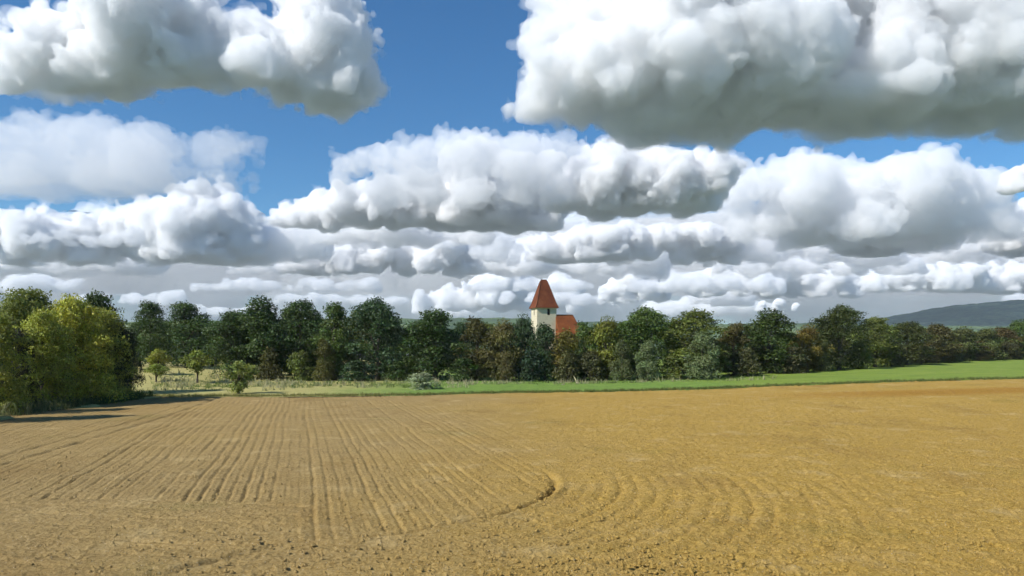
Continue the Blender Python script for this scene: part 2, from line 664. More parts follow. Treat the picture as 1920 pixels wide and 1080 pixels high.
build_ground()
build_field()
build_meadow()
build_hill('forested_hill', [(1380, 640), (1450, 612), (1520, 606), (1640, 600), (1700, 590), (1760, 577), (1840, 569), (1920, 563), (2050, 556), (2250, 560), (2500, 590), (2700, 630)], 4300, 1300, 5, 80)
build_hill('low_wooded_ridge', [(-400, 615), (200, 606), (600, 600), (860, 598), (990, 598), (1100, 605), (1300, 610), (1500, 607), (1700, 612), (2400, 620)], 2600, 500, 3.5, 90, 420)


# ---------------------------------------------------------------- trees
def leaf_mesh(name, C, Nn, S, rng, aspect=0.62, tints=None):
    n = len(C)
    t = rng.standard_normal((n, 3))
    t -= (t * Nn).sum(1)[:, None] * Nn
    t /= np.linalg.norm(t, axis=1)[:, None] + 1e-9
    b = np.cross(Nn, t)
    a1 = t * S[:, None]
    b1 = b * (S * aspect)[:, None]
    fold = Nn * (S * 0.22)[:, None]
    V = np.stack([C - a1, C - b1 + fold, C + a1, C + b1 + fold], 1).reshape(-1, 3)
    f = np.arange(4 * n).reshape(n, 4)
    me = mesh_from(name, V, f)
    col = me.attributes.new('leaf_tint', 'FLOAT_COLOR', 'FACE')
    if tints is None:
        tints = np.c_[rng.random(n), rng.random(n), np.zeros(n), np.ones(n)]
    col.data.foreach_set('color', tints.astype(np.float32).ravel())
    return me


def tube_mesh(name, paths, sides=7):
    V, Fc, k = [], [], 0
    for pts, rad in paths:
        pts = np.array(pts, float)
        for i, p in enumerate(pts):
            d = pts[min(i + 1, len(pts) - 1)] - pts[max(i - 1, 0)]
            d /= np.linalg.norm(d) + 1e-9
            u = np.cross(d, (0.3, 1, 0.1))
            u /= np.linalg.norm(u)
            w = np.cross(d, u)
            for s in range(sides):
                a = 2 * math.pi * s / sides
                V.append(p + rad[i] * (math.cos(a) * u + math.sin(a) * w))
        for i in range(len(pts) - 1):
            for s in range(sides):
                s2 = (s + 1) % sides
                Fc.append((k + i * sides + s, k + i * sides + s2, k + (i + 1) * sides + s2, k + (i + 1) * sides + s))
        k += len(pts) * sides
    return mesh_from(name, np.array(V), np.array(Fc), True)


def crown_proto(seed, H, W, low, n_clump, leaves, leaf, shape='round', clump_r=0.19, ragged=0.25):
    """returns (crown mesh, trunk mesh) of a broadleaf tree H high, W wide, foliage from low*H up"""
    rng = np.random.default_rng(seed)
    z0 = low * H
    cen = np.array((0, 0, (H + z0) / 2))
    hh = (H - z0) / 2
    ph = rng.random(6) * 6.28

    def env(u, az):
        # radius factor at height fraction u (0..1)
        if shape == 'round':
            r = np.sin(np.pi * np.clip(u * 0.86 + 0.12, 0, 1)) ** 0.55
        elif shape == 'tall':
            r = np.sin(np.pi * np.clip(u * 0.88 + 0.10, 0, 1)) ** 0.8
        elif shape == 'bush':
            r = np.sqrt(np.clip(1 - u ** 2.2, 0, 1)) * (0.82 + 0.18 * np.clip(u * 4, 0, 1))
        elif shape == 'vase':
            r = 0.25 + 0.75 * np.clip(u * 1.25, 0, 1) ** 0.9 - 0.55 * np.clip((u - 0.75) / 0.25, 0, 1) ** 2
        else:
            r = 1.0 - 0.75 * u
        lob = 1 + ragged * (0.5 * np.sin(3 * az + ph[0] + 4 * u) + 0.4 * np.sin(5 * az + ph[1] - 7 * u) + 0.3 * np.sin(2 * az + ph[2] + 11 * u))
        return r * lob

    cl = []
    for i in range(n_clump):
        u = rng.random() ** 0.9
        az = rng.random() * 6.283
        rr = env(u, az) * W / 2 * (0.28 + 0.72 * rng.random() ** 0.45)
        cr = W * clump_r * rng.uniform(0.55, 1.15)
        rr = max(0.0, rr - cr * 0.6)
        z = z0 + u * (H - z0 - cr * 0.7) + rng.normal(0, 0.03) * H
        z = max(z, z0 * 0.7 + 0.1 * cr)
        cl.append((rr * math.cos(az), rr * math.sin(az), z, cr, rng.random(), rng.random()))
    cl = np.array(cl)
    per = rng.multinomial(leaves, cl[:, 3] ** 2 / (cl[:, 3] ** 2).sum())
    idx = np.repeat(np.arange(n_clump), per)
    n = len(idx)
    v = rng.standard_normal((n, 3))
    v /= np.linalg.norm(v, axis=1)[:, None]
    v[:, 2] = np.where((v[:, 2] < -0.3) & (rng.random(n) < 0.8), -v[:, 2], v[:, 2])
    rad = cl[idx, 3] * (0.55 + 0.50 * rng.random(n) ** 0.7)
    # each clump is itself lumpy
    lump = 1 + 0.22 * np.sin(v[:, 0] * 7 + idx) * np.sin(v[:, 1] * 6 + idx * 1.7) + 0.15 * np.sin(v[:, 2] * 9 + idx * 2.3)
    C = cl[idx, :3] + v * (rad * lump)[:, None] * np.array((1.1, 1.1, 0.85))
    C[:, 2] = np.maximum(C[:, 2], 0.06)
    Nn = v * 0.7 + rng.standard_normal((n, 3)) * 0.6 + np.array((0, 0, 0.35))
    Nn /= np.linalg.norm(Nn, axis=1)[:, None]
    S = leaf * rng.uniform(0.6, 1.35, n)
    tint = np.c_[np.clip(0.5 * cl[idx, 4] + 0.5 * rng.random(n), 0, 1), np.clip(0.45 * cl[idx, 5] + 0.55 * rng.random(n), 0, 1), np.zeros(n), np.ones(n)]
    crown = leaf_mesh('crown', C, Nn, S, rng, 0.6, tint)
    # trunk and limbs
    r0 = 0.021 * H + 0.03
    top = z0 + 0.55 * (H - z0)
    lean = rng.normal(0, 0.02 * H, 2)
    tp = [(0, 0, -0.6)] + [(lean[0] * q * q, lean[1] * q * q, top * q) for q in (0.02, 0.15, 0.35, 0.6, 0.8, 1.0)]
    tr = [r0 * 1.5, r0 * 1.4, r0 * 1.05, r0 * 0.9, r0 * 0.7, r0 * 0.5, r0 * 0.25]
    paths = [(tp, tr)]
    order = np.argsort(-cl[:, 3])[:min(12, n_clump)]
    for j in order:
        e = cl[j, :3]
        s = np.array((lean[0] * 0.3, lean[1] * 0.3, max(0.25 * z0 + 0.3, min(top * 0.95, e[2] * rng.uniform(0.35, 0.7)))))
        m_ = s * 0.45 + e * 0.55 + np.array((0, 0, 0.06 * H))
        rb = r0 * rng.uniform(0.3, 0.5)
        paths.append(([s, m_, e], [rb, rb * 0.6, rb * 0.2]))
    trunk = tube_mesh('trunk', paths, 6)
    return crown, trunk


PROTO = {
    'oak1': (crown_proto(1, 14, 10, 0.10, 46, 11500, 0.19), 14, 10),
    'oak2': (crown_proto(2, 14, 11, 0.08, 52, 12500, 0.19, ragged=0.32), 14, 11),
    'oak3': (crown_proto(3, 14, 9, 0.06, 46, 11500, 0.185, 'tall', ragged=0.30), 14, 9),
    'oak4': (crown_proto(4, 14, 12, 0.07, 70, 13500, 0.19, 'round', 0.15, 0.38), 14, 12),
    'ash': (crown_proto(5, 14, 8, 0.08, 40, 9500, 0.185, 'tall', 0.20, 0.40), 14, 8),
    'low1': (crown_proto(6, 10, 8.5, 0.04, 42, 9000, 0.175, 'bush', 0.18, 0.30), 10, 8.5),
    'low2': (crown_proto(7, 10, 8, 0.03, 38, 8500, 0.175, 'tall', 0.19, 0.35), 10, 8),
    'shrub1': (crown_proto(8, 10, 9, 0.02, 80, 26000, 0.12, 'bush', 0.17, 0.28), 10, 9),
    'shrub2': (crown_proto(9, 10, 8.5, 0.02, 80, 26000, 0.12, 'bush', 0.16, 0.34), 10, 8.5),
    'shrub3': (crown_proto(10, 10, 9, 0.02, 90, 26000, 0.12, 'bush', 0.15, 0.40), 10, 9),
    'bush1': (crown_proto(11, 4, 4.2, 0.02, 34, 3600, 0.13, 'bush', 0.19, 0.25), 4, 4.2),
    'bush2': (crown_proto(12, 4, 3.6, 0.02, 30, 3200, 0.13, 'bush', 0.22, 0.35), 4, 3.6),
    'fruit': (crown_proto(13, 4, 3.2, 0.34, 26, 2600, 0.12, 'round', 0.20, 0.25), 4, 3.2),
    'vase': (crown_proto(14, 4, 4.2, 0.10, 42, 3800, 0.11, 'vase', 0.13, 0.22), 4, 4.2),
}
_ti = [0]


def plant(kind, name, x, y, height, width, color, label, group, cat='tree'):
    (crown, trunk), H, W = PROTO[kind]
    t = empty(name, (x, y, tz(x, y) - 0.02), (_ti[0] * 2.399) % 6.283)
    _ti[0] += 1
    t.scale = (width / W, width / W, height / H)
    c = link('crown', crown, M_LEAF, t)
    c.color = (*color, 1)
    link('trunk', trunk, M_BARK, t)
    tag(t, label, cat, group)
    return t


DG = (0.054, 0.088, 0.022)      # dark oak green
MG = (0.085, 0.130, 0.028)
BG = (0.052, 0.088, 0.034)      # bluish green
OL = (0.125, 0.150, 0.032)      # olive
YG = (0.150, 0.160, 0.024)      # yellow green
BR = (0.100, 0.112, 0.034)      # turning brown
RU = (0.118, 0.106, 0.034)      # rusty
SV = (0.15, 0.19, 0.08)      # silvery leaf
WOOD = 'trees along the edge of the wood'


def by_px(kind, px, wpx, top, d, color, label, group=WOOD, name='broadleaf_tree', cat='tree'):
    x, y, z = at(px, d)
    h = height_at(top, d) - z
    plant(kind, name, x, y, h * 1.02, wpx / F * d * 1.12, color, label, group, cat)


FRONT = [
    ('oak1', 283, 70, 565, 166, DG, 'dark green tree just right of the yellow-green hedge, behind the little fruit trees'),
    ('oak2', 350, 108, 572, 164, DG, 'broad dark tree standing behind the two small fruit trees'),
    ('oak2', 434, 100, 588, 142, DG, 'dark rounded tree behind the lone vase-shaped bush, left shoulder of the tall clump'),
    ('oak3', 490, 104, 560, 143, DG, 'tallest dark oak of the left clump, with a knobbly double top'),
    ('oak1', 562, 100, 562, 145, DG, 'dark broad-topped oak, second peak of the left clump'),
    ('ash', 627, 76, 571, 140, MG, 'narrower dark tree with a pointed top between two broad oaks'),
    ('oak4', 708, 124, 563, 141, BG, 'big dark oak with a high rounded crown, left of the pale meadow bush'),
    ('oak2', 815, 128, 586, 140, DG, 'wide dark round-topped tree standing right behind the pale meadow bush'),
    ('low1', 893, 80, 602, 139, (0.075, 0.070, 0.020), 'olive-brown low tree between the wide dark tree and the rusty one'),
    ('low2', 944, 72, 601, 138, RU, 'rusty brown autumn tree to the left of the church tower'),
    ('low2', 982, 60, 592, 143, BG, 'dark bluish green tree touching the left side of the church tower'),
    ('low1', 1022, 70, 613, 138, BG, 'low dark tree directly below the church tower'),
    ('low2', 1061, 62, 618, 137, (0.125, 0.105, 0.020), 'yellowing tree in front of the red nave roof'),
    ('low1', 1095, 64, 610, 141, MG, 'green tree just right of the red nave roof'),
    ('low2', 1138, 74, 596, 138, YG, 'yellow-green tree at the left side of the large round oak'),
    ('oak4', 1205, 124, 579, 140, MG, 'large round green oak, first big crown right of the church'),
    ('oak1', 1304, 122, 581, 138, OL, 'olive tree with a yellowish pointed top, second big crown right of the church'),
    ('low1', 1376, 76, 611, 144, (0.090, 0.078, 0.024), 'low brownish tree between the olive crown and the next tall tree'),
    ('oak3', 1445, 104, 582, 146, (0.055, 0.080, 0.018), 'tall green tree where the bright green field begins'),
    ('low2', 1514, 66, 611, 150, (0.140, 0.105, 0.022), 'small tree with a yellow-orange top right of the tall green tree'),
    ('oak4', 1574, 104, 575, 157, (0.060, 0.076, 0.020), 'tallest tree over the bright green field, with an uneven double top'),
    ('oak2', 1641, 88, 598, 172, OL, 'olive green tree right of the tallest one over the green field'),
    ('oak1', 1700, 84, 603, 188, (0.070, 0.080, 0.022), 'rounded olive tree below the foot of the far hill'),
    ('low1', 1757, 78, 611, 206, (0.085, 0.075, 0.024), 'brown-green tree behind the bright green field, fifth from the right edge'),
    ('low2', 1806, 72, 614, 222, BR, 'brown tree behind the bright green field, fourth from the right edge'),
    ('low1', 1848, 72, 619, 234, BR, 'reddish brown tree behind the bright green field, third from the right edge'),
    ('low1', 1882, 66, 617, 244, (0.095, 0.070, 0.024), 'dull brown tree second from the right edge of the wood'),
    ('oak3', 1912, 62, 601, 246, MG, 'taller green tree at the right edge of the picture'),
]
NICK = ['tree by the hedge end', 'broad tree behind the fruit trees', 'left shoulder of the tall clump', 'tallest oak of the left clump', 'second peak of the left clump',
        'narrow pointed tree', 'big high-crowned oak', 'wide dark tree behind the pale bush', 'olive-brown low tree', 'rusty autumn tree', 'bluish tree touching the tower',
        'low dark tree below the tower', 'yellowing tree by the nave', 'green tree right of the nave', 'yellow-green tree', 'large round oak', 'olive tree with pointed top',
        'low brownish tree', 'tall green tree at the field corner', 'yellow-topped small tree', 'tallest tree over the green field', 'olive tree over the green field',
        'rounded olive tree below the hill', 'fifth tree from the right edge', 'brown tree fourth from the right', 'reddish brown tree', 'dull brown tree near the edge', 'taller green tree at the right edge']
for f in FRONT:
    by_px(*f)

# half-seen second row that closes the gaps
rng = np.random.default_rng(77)
SIL = [(240, 600), (400, 612), (430, 600), (480, 580), (590, 588), (620, 592), (700, 585), (760, 606), (830, 606), (980, 612), (1000, 634), (1090, 634), (1110, 614),
       (1220, 600), (1270, 608), (1360, 622), (1440, 606), (1510, 624), (1580, 604), (1660, 612), (1760, 620), (1900, 624), (1960, 628)]


def second_label(px):
    j = min(range(len(FRONT)), key=lambda q: abs(FRONT[q][1] - px))
    side = 'left' if px < FRONT[j][1] else 'right'
    return 'second-row tree peeping out on the %s behind the %s' % (side, NICK[j])


px = 262.0
i = 0
while px < 1960:
    d = float(np.interp(px, [240, 400, 440, 1450, 1600, 1920], [180, 176, 156, 158, 180, 262])) + rng.uniform(-3, 4)
    top = float(np.interp(px, *zip(*SIL))) + rng.uniform(-3, 8)
    colr = [DG, MG, DG, BG, OL][i % 5] if px < 1400 else [OL, MG, BR, (0.075, 0.075, 0.022)][i % 4]
    by_px(['oak1', 'oak2', 'low1', 'oak3'][i % 4], px, 74, top, d, colr, second_label(px), 'second row of the wood')
    px += rng.uniform(40, 56)
    i += 1

# undergrowth along the foot of the wood
UNDER = [
    (505, 42, 652, 137, (0.085, 0.085, 0.022), 'olive bush at the foot of the tallest oak of the left clump'),
    (563, 46, 655, 137, OL, 'olive shrub between the two peaks of the left clump'),
    (608, 46, 640, 136, (0.105, 0.105, 0.026), 'light olive shrub below the narrow pointed tree'),
    (668, 50, 672, 136, BG, 'dark low bush at the left foot of the big high-crowned oak'),
    (746, 50, 678, 136, DG, 'dark low bush at the right foot of the big high-crowned oak'),
    (868, 48, 668, 136, DG, 'dark bush left of the olive-brown low tree'),
    (950, 40, 662, 135, (0.10, 0.09, 0.03), 'pale brownish bush under the rusty autumn tree'),
    (998, 44, 650, 135, (0.035, 0.062, 0.030), 'bluish bush at the wood edge below the left tower corner'),
    (1062, 44, 660, 134, (0.10, 0.10, 0.032), 'olive bush at the wood edge below the nave roof'),
    (1108, 46, 655, 135, (0.080, 0.080, 0.028), 'brownish green bush at the left foot of the yellow-green tree'),
    (1166, 44, 640, 134, (0.11, 0.13, 0.05), 'light green bush at the left foot of the large round oak'),
    (1214, 50, 642, 133, SV, 'silvery leaved bush in front of the large round oak'),
    (1316, 66, 626, 132, SV, 'tall silvery leaved shrub in front of the olive tree'),
    (1262, 44, 664, 134, OL, 'olive bush between the large round oak and the olive tree'),
    (1402, 48, 652, 138, (0.080, 0.085, 0.030), 'grey-green bush below the low brownish tree'),
    (1490, 48, 646, 144, (0.075, 0.075, 0.030), 'dull bush between the tall green tree and the yellow-topped one'),
    (1540, 46, 640, 150, BR, 'brown bush at the left foot of the tallest tree over the green field'),
    (1610, 50, 645, 160, OL, 'olive bush at the right foot of the tallest tree over the green field'),
    (1672, 52, 640, 176, (0.10, 0.095, 0.035), 'pale olive bush at the wood edge above the green field'),
    (1728, 50, 645, 196, (0.09, 0.08, 0.03), 'brownish bush at the top of the bright green field'),
    (1782, 50, 642, 212, BR, 'brown bush at the top of the bright green field, left of the brown trees'),
    (1832, 50, 642, 226, (0.12, 0.085, 0.03), 'light brown bush under the reddish brown tree'),
    (1890, 50, 642, 238, (0.08, 0.08, 0.03), 'dull green bush near the right end of the green field'),
]
for k, (px_, w_, top_, d_, c_, lab) in enumerate(UNDER):
    by_px(['bush1', 'bush2'][k % 2] if top_ > 645 else 'low1', px_, w_, top_, d_, c_, lab, 'bushes at the foot of the wood', 'bush', 'bush')

# small trees standing free in the meadow
def free(kind, px, py, wpx, top, color, label, name, cat):
    x, y, z = ground_at(px, py)
    plant(kind, name, x, y, (height_at(top, y) - z) * 1.03, wpx / F * y * 1.1, color, label, None, cat)


free('vase', 447, 740, 72, 679, (0.21, 0.25, 0.065), 'lone vase-shaped bush with a short stem at the far edge of the field', 'meadow_bush', 'bush')
free('fruit', 370, 720, 46, 660, (0.19, 0.22, 0.040), 'small fruit tree with a bare stem and yellow-green crown', 'fruit_tree', 'tree')
free('fruit', 293, 717, 40, 684, (0.20, 0.24, 0.045), 'smallest fruit tree, close to the dark end of the hedge', 'fruit_tree', 'tree')
free('fruit', 297, 704, 42, 657, (0.23, 0.24, 0.040), 'yellowish fruit tree behind the smallest one near the hedge end', 'fruit_tree', 'tree')
free('bush2', 790, 731, 54, 697, (0.30, 0.34, 0.20), 'pale silvery bush alone in the meadow before the wood', 'meadow_bush', 'bush')

# hedge on the left
HEDGE = 'tall shrubs of the hedge on the left'
HG = [
    ('shrub2', -46, 792, 90, 560, OL, 'olive shrub cut off by the left edge of the picture', None),
    ('shrub3', 14, 776, 84, 592, (0.22, 0.24, 0.040), 'golden olive shrub nearest the left edge of the hedge', None),
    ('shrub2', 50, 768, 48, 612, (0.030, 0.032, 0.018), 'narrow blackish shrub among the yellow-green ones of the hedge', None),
    ('shrub1', 96, 764, 84, 580, (0.30, 0.33, 0.055), 'yellow-green shrub in the middle of the hedge with pale shoots', None),
    ('shrub3', 152, 758, 100, 560, (0.39, 0.39, 0.055), 'brightest yellow shrub of the hedge, broad and high', None),
    ('shrub1', 208, 752, 84, 578, (0.30, 0.31, 0.060), 'yellow-green shrub with brownish tinge near the field end of the hedge', None),
    ('shrub2', 238, 750, 56, 604, (0.042, 0.052, 0.020), 'shrub closing the field end of the hedge, deep shade in its leaf colour', None),  # shade at the hedge end is painted into this leaf colour
    ('shrub2', 62, 757, 112, 537, (0.16, 0.19, 0.045), 'tallest olive tree rising behind the hedge', None),
    ('oak1', 195, 740, 74, 550, DG, 'dark tree top showing above the yellow shrubs of the hedge', None),
    ('shrub1', 130, 744, 110, 580, OL, 'olive shrub in the second row behind the brightest yellow one', None),
]
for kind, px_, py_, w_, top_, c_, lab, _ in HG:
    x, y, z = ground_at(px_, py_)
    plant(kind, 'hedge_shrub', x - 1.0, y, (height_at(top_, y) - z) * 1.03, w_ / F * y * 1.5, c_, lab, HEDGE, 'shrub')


# ---------------------------------------------------------------- tall grass: uncountable
def grass_tufts(name, P, h, col, label, seed, width=0.10, blades=7, spread=0.22):
    rng = np.random.default_rng(seed)
    n = len(P)
    idx = np.repeat(np.arange(n), blades)
    k = len(idx)
    b = P[idx] + np.c_[rng.normal(0, spread, (k, 2)), np.zeros(k)]
    b[:, 2] = terrain(b[:, 0], b[:, 1]) + 0.05
    hh = h[idx] * rng.uniform(0.5, 1.15, k)
    an = rng.random(k) * 6.283
    dx = np.c_[np.cos(an), np.sin(an), np.zeros(k)] * (width / 2)
    ln = np.c_[rng.normal(0, 0.22, (k, 2)), np.zeros(k)] * hh[:, None]
    up = np.array((0, 0, 1.0))
    V = np.stack([b - dx, b + dx, b + ln * 0.4 + up * hh[:, None] * 0.6 + dx * 0.7, b + ln + up * hh[:, None]], 1).reshape(-1, 3)
    f = np.arange(4 * k).reshape(k, 4)
    me = mesh_from(name, V, f)
    a = me.attributes.new('leaf_tint', 'FLOAT_COLOR', 'FACE')
    c = np.clip(col[idx] * rng.uniform(0.7, 1.3, (k, 1)), 0, 1)
    a.data.foreach_set('color', np.c_[c, np.ones(k)].astype(np.float32).ravel())
    tag(link(name, me, M_GRASS), label, 'grass', kind='stuff')


def strip(n, px0, px1, d0, d1, rng):
    px_ = rng.uniform(px0, px1, n)
    d = rng.uniform(d0, d1, n)
    x = (px_ - 960) / F * d
    return np.c_[x, d, np.zeros(n)]


rng = np.random.default_rng(8)
# fringe of weeds and pale seed heads before the wood
P = np.concatenate([strip(900, 300, 880, 118, 133, rng), strip(500, 880, 1450, 126, 134, rng), strip(500, 285, 560, 112, 150, rng)])
pale = np.array((0.46, 0.42, 0.25))
gr = np.array((0.13, 0.19, 0.045))
cl = fbm2(P[:, 0], P[:, 1], 5.0, 2, 5)
mixv = np.clip(0.42 + 0.8 * cl + rng.normal(0, 0.2, len(P)) - 0.3 * sstep(-5, 15, P[:, 0]), 0, 1)[:, None]
grass_tufts('meadow_grass', P, 0.25 + 0.75 * rng.random(len(P)) ** 2 * (0.5 + mixv[:, 0]), gr * (1 - mixv) + pale * mixv, 'tall weeds and pale seed heads in front of the wood', 3)
# rough edge between soil and meadow
xs = rng.uniform(-72, 95, 6500)
P = np.c_[xs, y_edge(xs) - 0.9 * rng.random(len(xs)) ** 3 + 1.8 * rng.random(len(xs)) + 0.4 * fbm2(xs, xs * 0, 4.0, 3, 14), np.zeros(len(xs))]
m2 = np.clip(rng.random(len(xs)) * 0.5 + 0.35 * sstep(0, -25, xs), 0, 1)[:, None]
grass_tufts('field_edge_grass', P, 0.12 + 0.40 * rng.random(len(xs)) ** 2, np.array((0.085, 0.13, 0.03)) * (1 - m2) + np.array((0.32, 0.28, 0.10)) * m2, 'short green grass fringe along the far edge of the ploughed soil', 4, 0.07, 6, 0.2)
# dry grass and weeds under the hedge
ys = rng.uniform(55, 99, 1500)
xe = -48.5 + 6.0 * sstep(70, 55, ys)
P = np.c_[xe - rng.random(len(ys)) * 4.5 + 0.3, ys, np.zeros(len(ys))]
m3 = np.clip(rng.random(len(ys)) * 0.7 * sstep(90, 70, ys), 0, 1)[:, None]
grass_tufts('hedge_grass', P, 0.3 + 1.1 * rng.random(len(ys)) ** 2, np.array((0.07, 0.11, 0.03)) * (1 - m3) + np.array((0.42, 0.37, 0.20)) * m3, 'weeds and dry grass along the foot of the hedge', 6, 0.07, 9, 0.25)


# ---------------------------------------------------------------- church
def poly(name, V, Fc, mat, parent, smooth=False):
    me = bpy.data.meshes.new(name)
    me.from_pydata([tuple(v) for v in V], [], [tuple(f) for f in Fc])
    me.update()
    return link(name, me, mat, parent)


def box(x0, x1, y0, y1, z0, z1):
    V = [(x0, y0, z0), (x1, y0, z0), (x1, y1, z0), (x0, y1, z0), (x0, y0, z1), (x1, y0, z1), (x1, y1, z1), (x0, y1, z1)]
    Fc = [(0, 3, 2, 1), (4, 5, 6, 7), (0, 1, 5, 4), (1, 2, 6, 5), (2, 3, 7, 6), (3, 0, 4, 7)]
    return V, Fc


def build_church():
    d = 205.0
    cx = (1019.5 - 960) / F * d
    z0 = tz(cx, d)
    ROT = R(15)
    ch = empty('church', (cx, d, z0), ROT)
    tag(ch, 'old village church with a red hipped tower roof rising behind the wood', 'church')
    W = 5.6
    h = W / 2
    eave = height_at(577.5, d) - z0
    apex = height_at(525, d) - z0
    sill, head = height_at(591.5, d) - z0, height_at(579.5, d) - z0 - 0.05
    ww = 0.40
    # tower walls with real belfry openings on all four sides
    V, Fc = [], []

    def quad(a, b, c, e):
        k = len(V)
        V.extend((a, b, c, e))
        Fc.append((k, k + 1, k + 2, k + 3))

    dirs = [((0, -1), (1, 0)), ((1, 0), (0, 1)), ((0, 1), (-1, 0)), ((-1, 0), (0, -1))]
    for (nx, ny), (ux, uy) in dirs:
        P = lambda u, z, dep=0.0: (nx * (h - dep) + ux * u, ny * (h - dep) + uy * u, z)
        wx = 0.55 if (nx, ny) == (0, -1) else 0.0
        a, b = wx - ww, wx + ww
        quad(P(-h, -1), P(h, -1), P(h, sill), P(-h, sill))
        quad(P(-h, sill), P(a, sill), P(a, head), P(-h, head))
        quad(P(b, sill), P(h, sill), P(h, head), P(b, head))
        quad(P(-h, head), P(h, head), P(h, eave), P(-h, eave))
        for q in ((a, sill, b, sill), (b, sill, b, head), (b, head, a, head), (a, head, a, sill)):
            quad(P(q[0], q[1]), P(q[2], q[3]), P(q[2], q[3], 0.5), P(q[0], q[1], 0.5))
    poly('tower_wall', V, Fc, M_WALL, ch)
    for (nx, ny), (ux, uy) in dirs:
        wx = 0.55 if (nx, ny) == (0, -1) else 0.0
        V, Fc = [], []
        for s in range(7):
            zc = sill + (s + 0.5) * (head - sill) / 7
            k = len(V)
            for u, dep, dz in ((-ww, 0.30, -0.10), (ww, 0.30, -0.10), (ww, 0.46, 0.10), (-ww, 0.46, 0.10)):
                V.append((nx * (h - dep) + ux * (u + wx), ny * (h - dep) + uy * (u + wx), zc + dz))
            Fc.append((k, k + 1, k + 2, k + 3))
        k = len(V)
        for u, z in ((-ww, sill), (ww, sill), (ww, head), (-ww, head)):
            V.append((nx * (h - 0.49) + ux * (u + wx), ny * (h - 0.49) + uy * (u + wx), z))
        Fc.append((k, k + 1, k + 2, k + 3))
        poly('belfry_window', V, Fc, M_DARK, ch)
    # cornice under the eaves
    V, Fc = box(-h - 0.12, h + 0.12, -h - 0.12, h + 0.12, eave - 0.28, eave - 0.02)
    poly('cornice', V, Fc, M_WALL, ch)
    # hipped roof, slightly flared at the foot, short ridge at the top
    rings = [(h + 0.52, h + 0.52, eave - 0.12), (h + 0.50, h + 0.50, eave + 0.02), (h - 0.02, h - 0.02, eave + 1.15), (1.02, 0.42, apex - 0.55), (0.72, 0.05, apex)]
    V, Fc = [], []
    for rx, ry, z in rings:
        V += [(-rx, -ry, z), (rx, -ry, z), (rx, ry, z), (-rx, ry, z)]
    for i_ in range(len(rings) - 1):
        for s in range(4):
            a, b = i_ * 4 + s, i_ * 4 + (s + 1) % 4
            Fc.append((a, b, b + 4, a + 4))
    Fc.append((16, 17, 18, 19))
    Fc.append((3, 2, 1, 0))
    roof = poly('tower_roof', V, Fc, M_TILE, ch)
    V, Fc = box(-0.82, 0.82, -0.13, 0.13, apex - 0.06, apex + 0.14)
    poly('ridge_cap', V, Fc, M_RIDGE, roof)
    for sx, sy in ((-1, -1), (1, -1), (1, 1), (-1, 1)):
        pth = [(sx * (h + 0.5), sy * (h + 0.5), eave + 0.02), (sx * (h - 0.02), sy * (h - 0.02), eave + 1.17), (sx * 1.02, sy * 0.42, apex - 0.53), (sx * 0.72, sy * 0.05, apex + 0.02)]
        link('hip_tile', tube_mesh('hip_tile', [(pth, [0.11, 0.11, 0.10, 0.08])], 6), M_RIDGE, roof)
    # nave to the right of the tower, roof hipped at its far end
    ridge = height_at(591.5, d + 1) - z0
    nl, hw, drop, ny_ = 5.6, 5.0, 7.6, -2.5
    x0_, x1_ = h - 0.2, h + nl + 1.9
    ez = ridge - drop
    V, Fc = box(x0_, x1_ - 0.3, ny_ - hw + 0.35, ny_ + hw - 0.35, -1, ez - 0.05)
    poly('nave_wall', V, Fc, M_WALL, ch)
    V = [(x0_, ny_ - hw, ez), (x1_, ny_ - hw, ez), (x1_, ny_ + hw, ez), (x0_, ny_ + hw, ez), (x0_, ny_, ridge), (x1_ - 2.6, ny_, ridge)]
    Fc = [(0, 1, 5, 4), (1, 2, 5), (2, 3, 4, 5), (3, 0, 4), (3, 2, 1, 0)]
    nr = poly('nave_roof', V, Fc, M_TILE_SUNLIT, ch)
    link('ridge_cap', tube_mesh('ridge_cap', [([(x0_, ny_, ridge + 0.03), (x1_ - 2.6, ny_, ridge + 0.03)], [0.14, 0.14])], 6), M_RIDGE, nr)
    for sy in (-1, 1):
        link('hip_tile', tube_mesh('hip_tile', [([(x1_ - 2.6, ny_, ridge), (x1_, ny_ + sy * hw, ez)], [0.11, 0.11])], 6), M_RIDGE, nr)


build_church()


# ---------------------------------------------------------------- air
V, Fc = box(-32000, 32000, -32000, 32000, -6, 330)
hz_ob = poly('haze', V, Fc, None, None)
hm = bpy.data.materials.new('thin_haze')
hm.use_nodes = True
hm.node_tree.nodes.clear()
ho = hm.node_tree.nodes.new('ShaderNodeOutputMaterial')
hv = hm.node_tree.nodes.new('ShaderNodeVolumePrincipled')
hv.inputs['Color'].default_value = (0.80, 0.90, 1.0, 1)
hv.inputs['Density'].default_value = 0.000055
hm.node_tree.links.new(hv.outputs[0], ho.inputs['Volume'])
hz_ob.data.materials.append(hm)
tag(hz_ob, 'thin bluish haze in the air over the far hills', 'haze', kind='stuff')


# ---------------------------------------------------------------- clouds: real volumes lit by the sun
CLOUD_BASE = 1000.0


def up3(n, shape, rng):
    lat = rng.standard_normal(n).astype(np.float32)
    for ax in range(3):
        s = shape[ax]
        t = np.linspace(0, n[ax] - 1.001, s)
        i_ = t.astype(int)
        f = t - i_
        f = f * f * (3 - 2 * f)
        sh = [1, 1, 1]
        sh[ax] = s
        f = f.reshape(sh).astype(np.float32)
        lat = np.take(lat, i_, ax) * (1 - f) + np.take(lat, np.minimum(i_ + 1, n[ax] - 1), ax) * f
    return lat


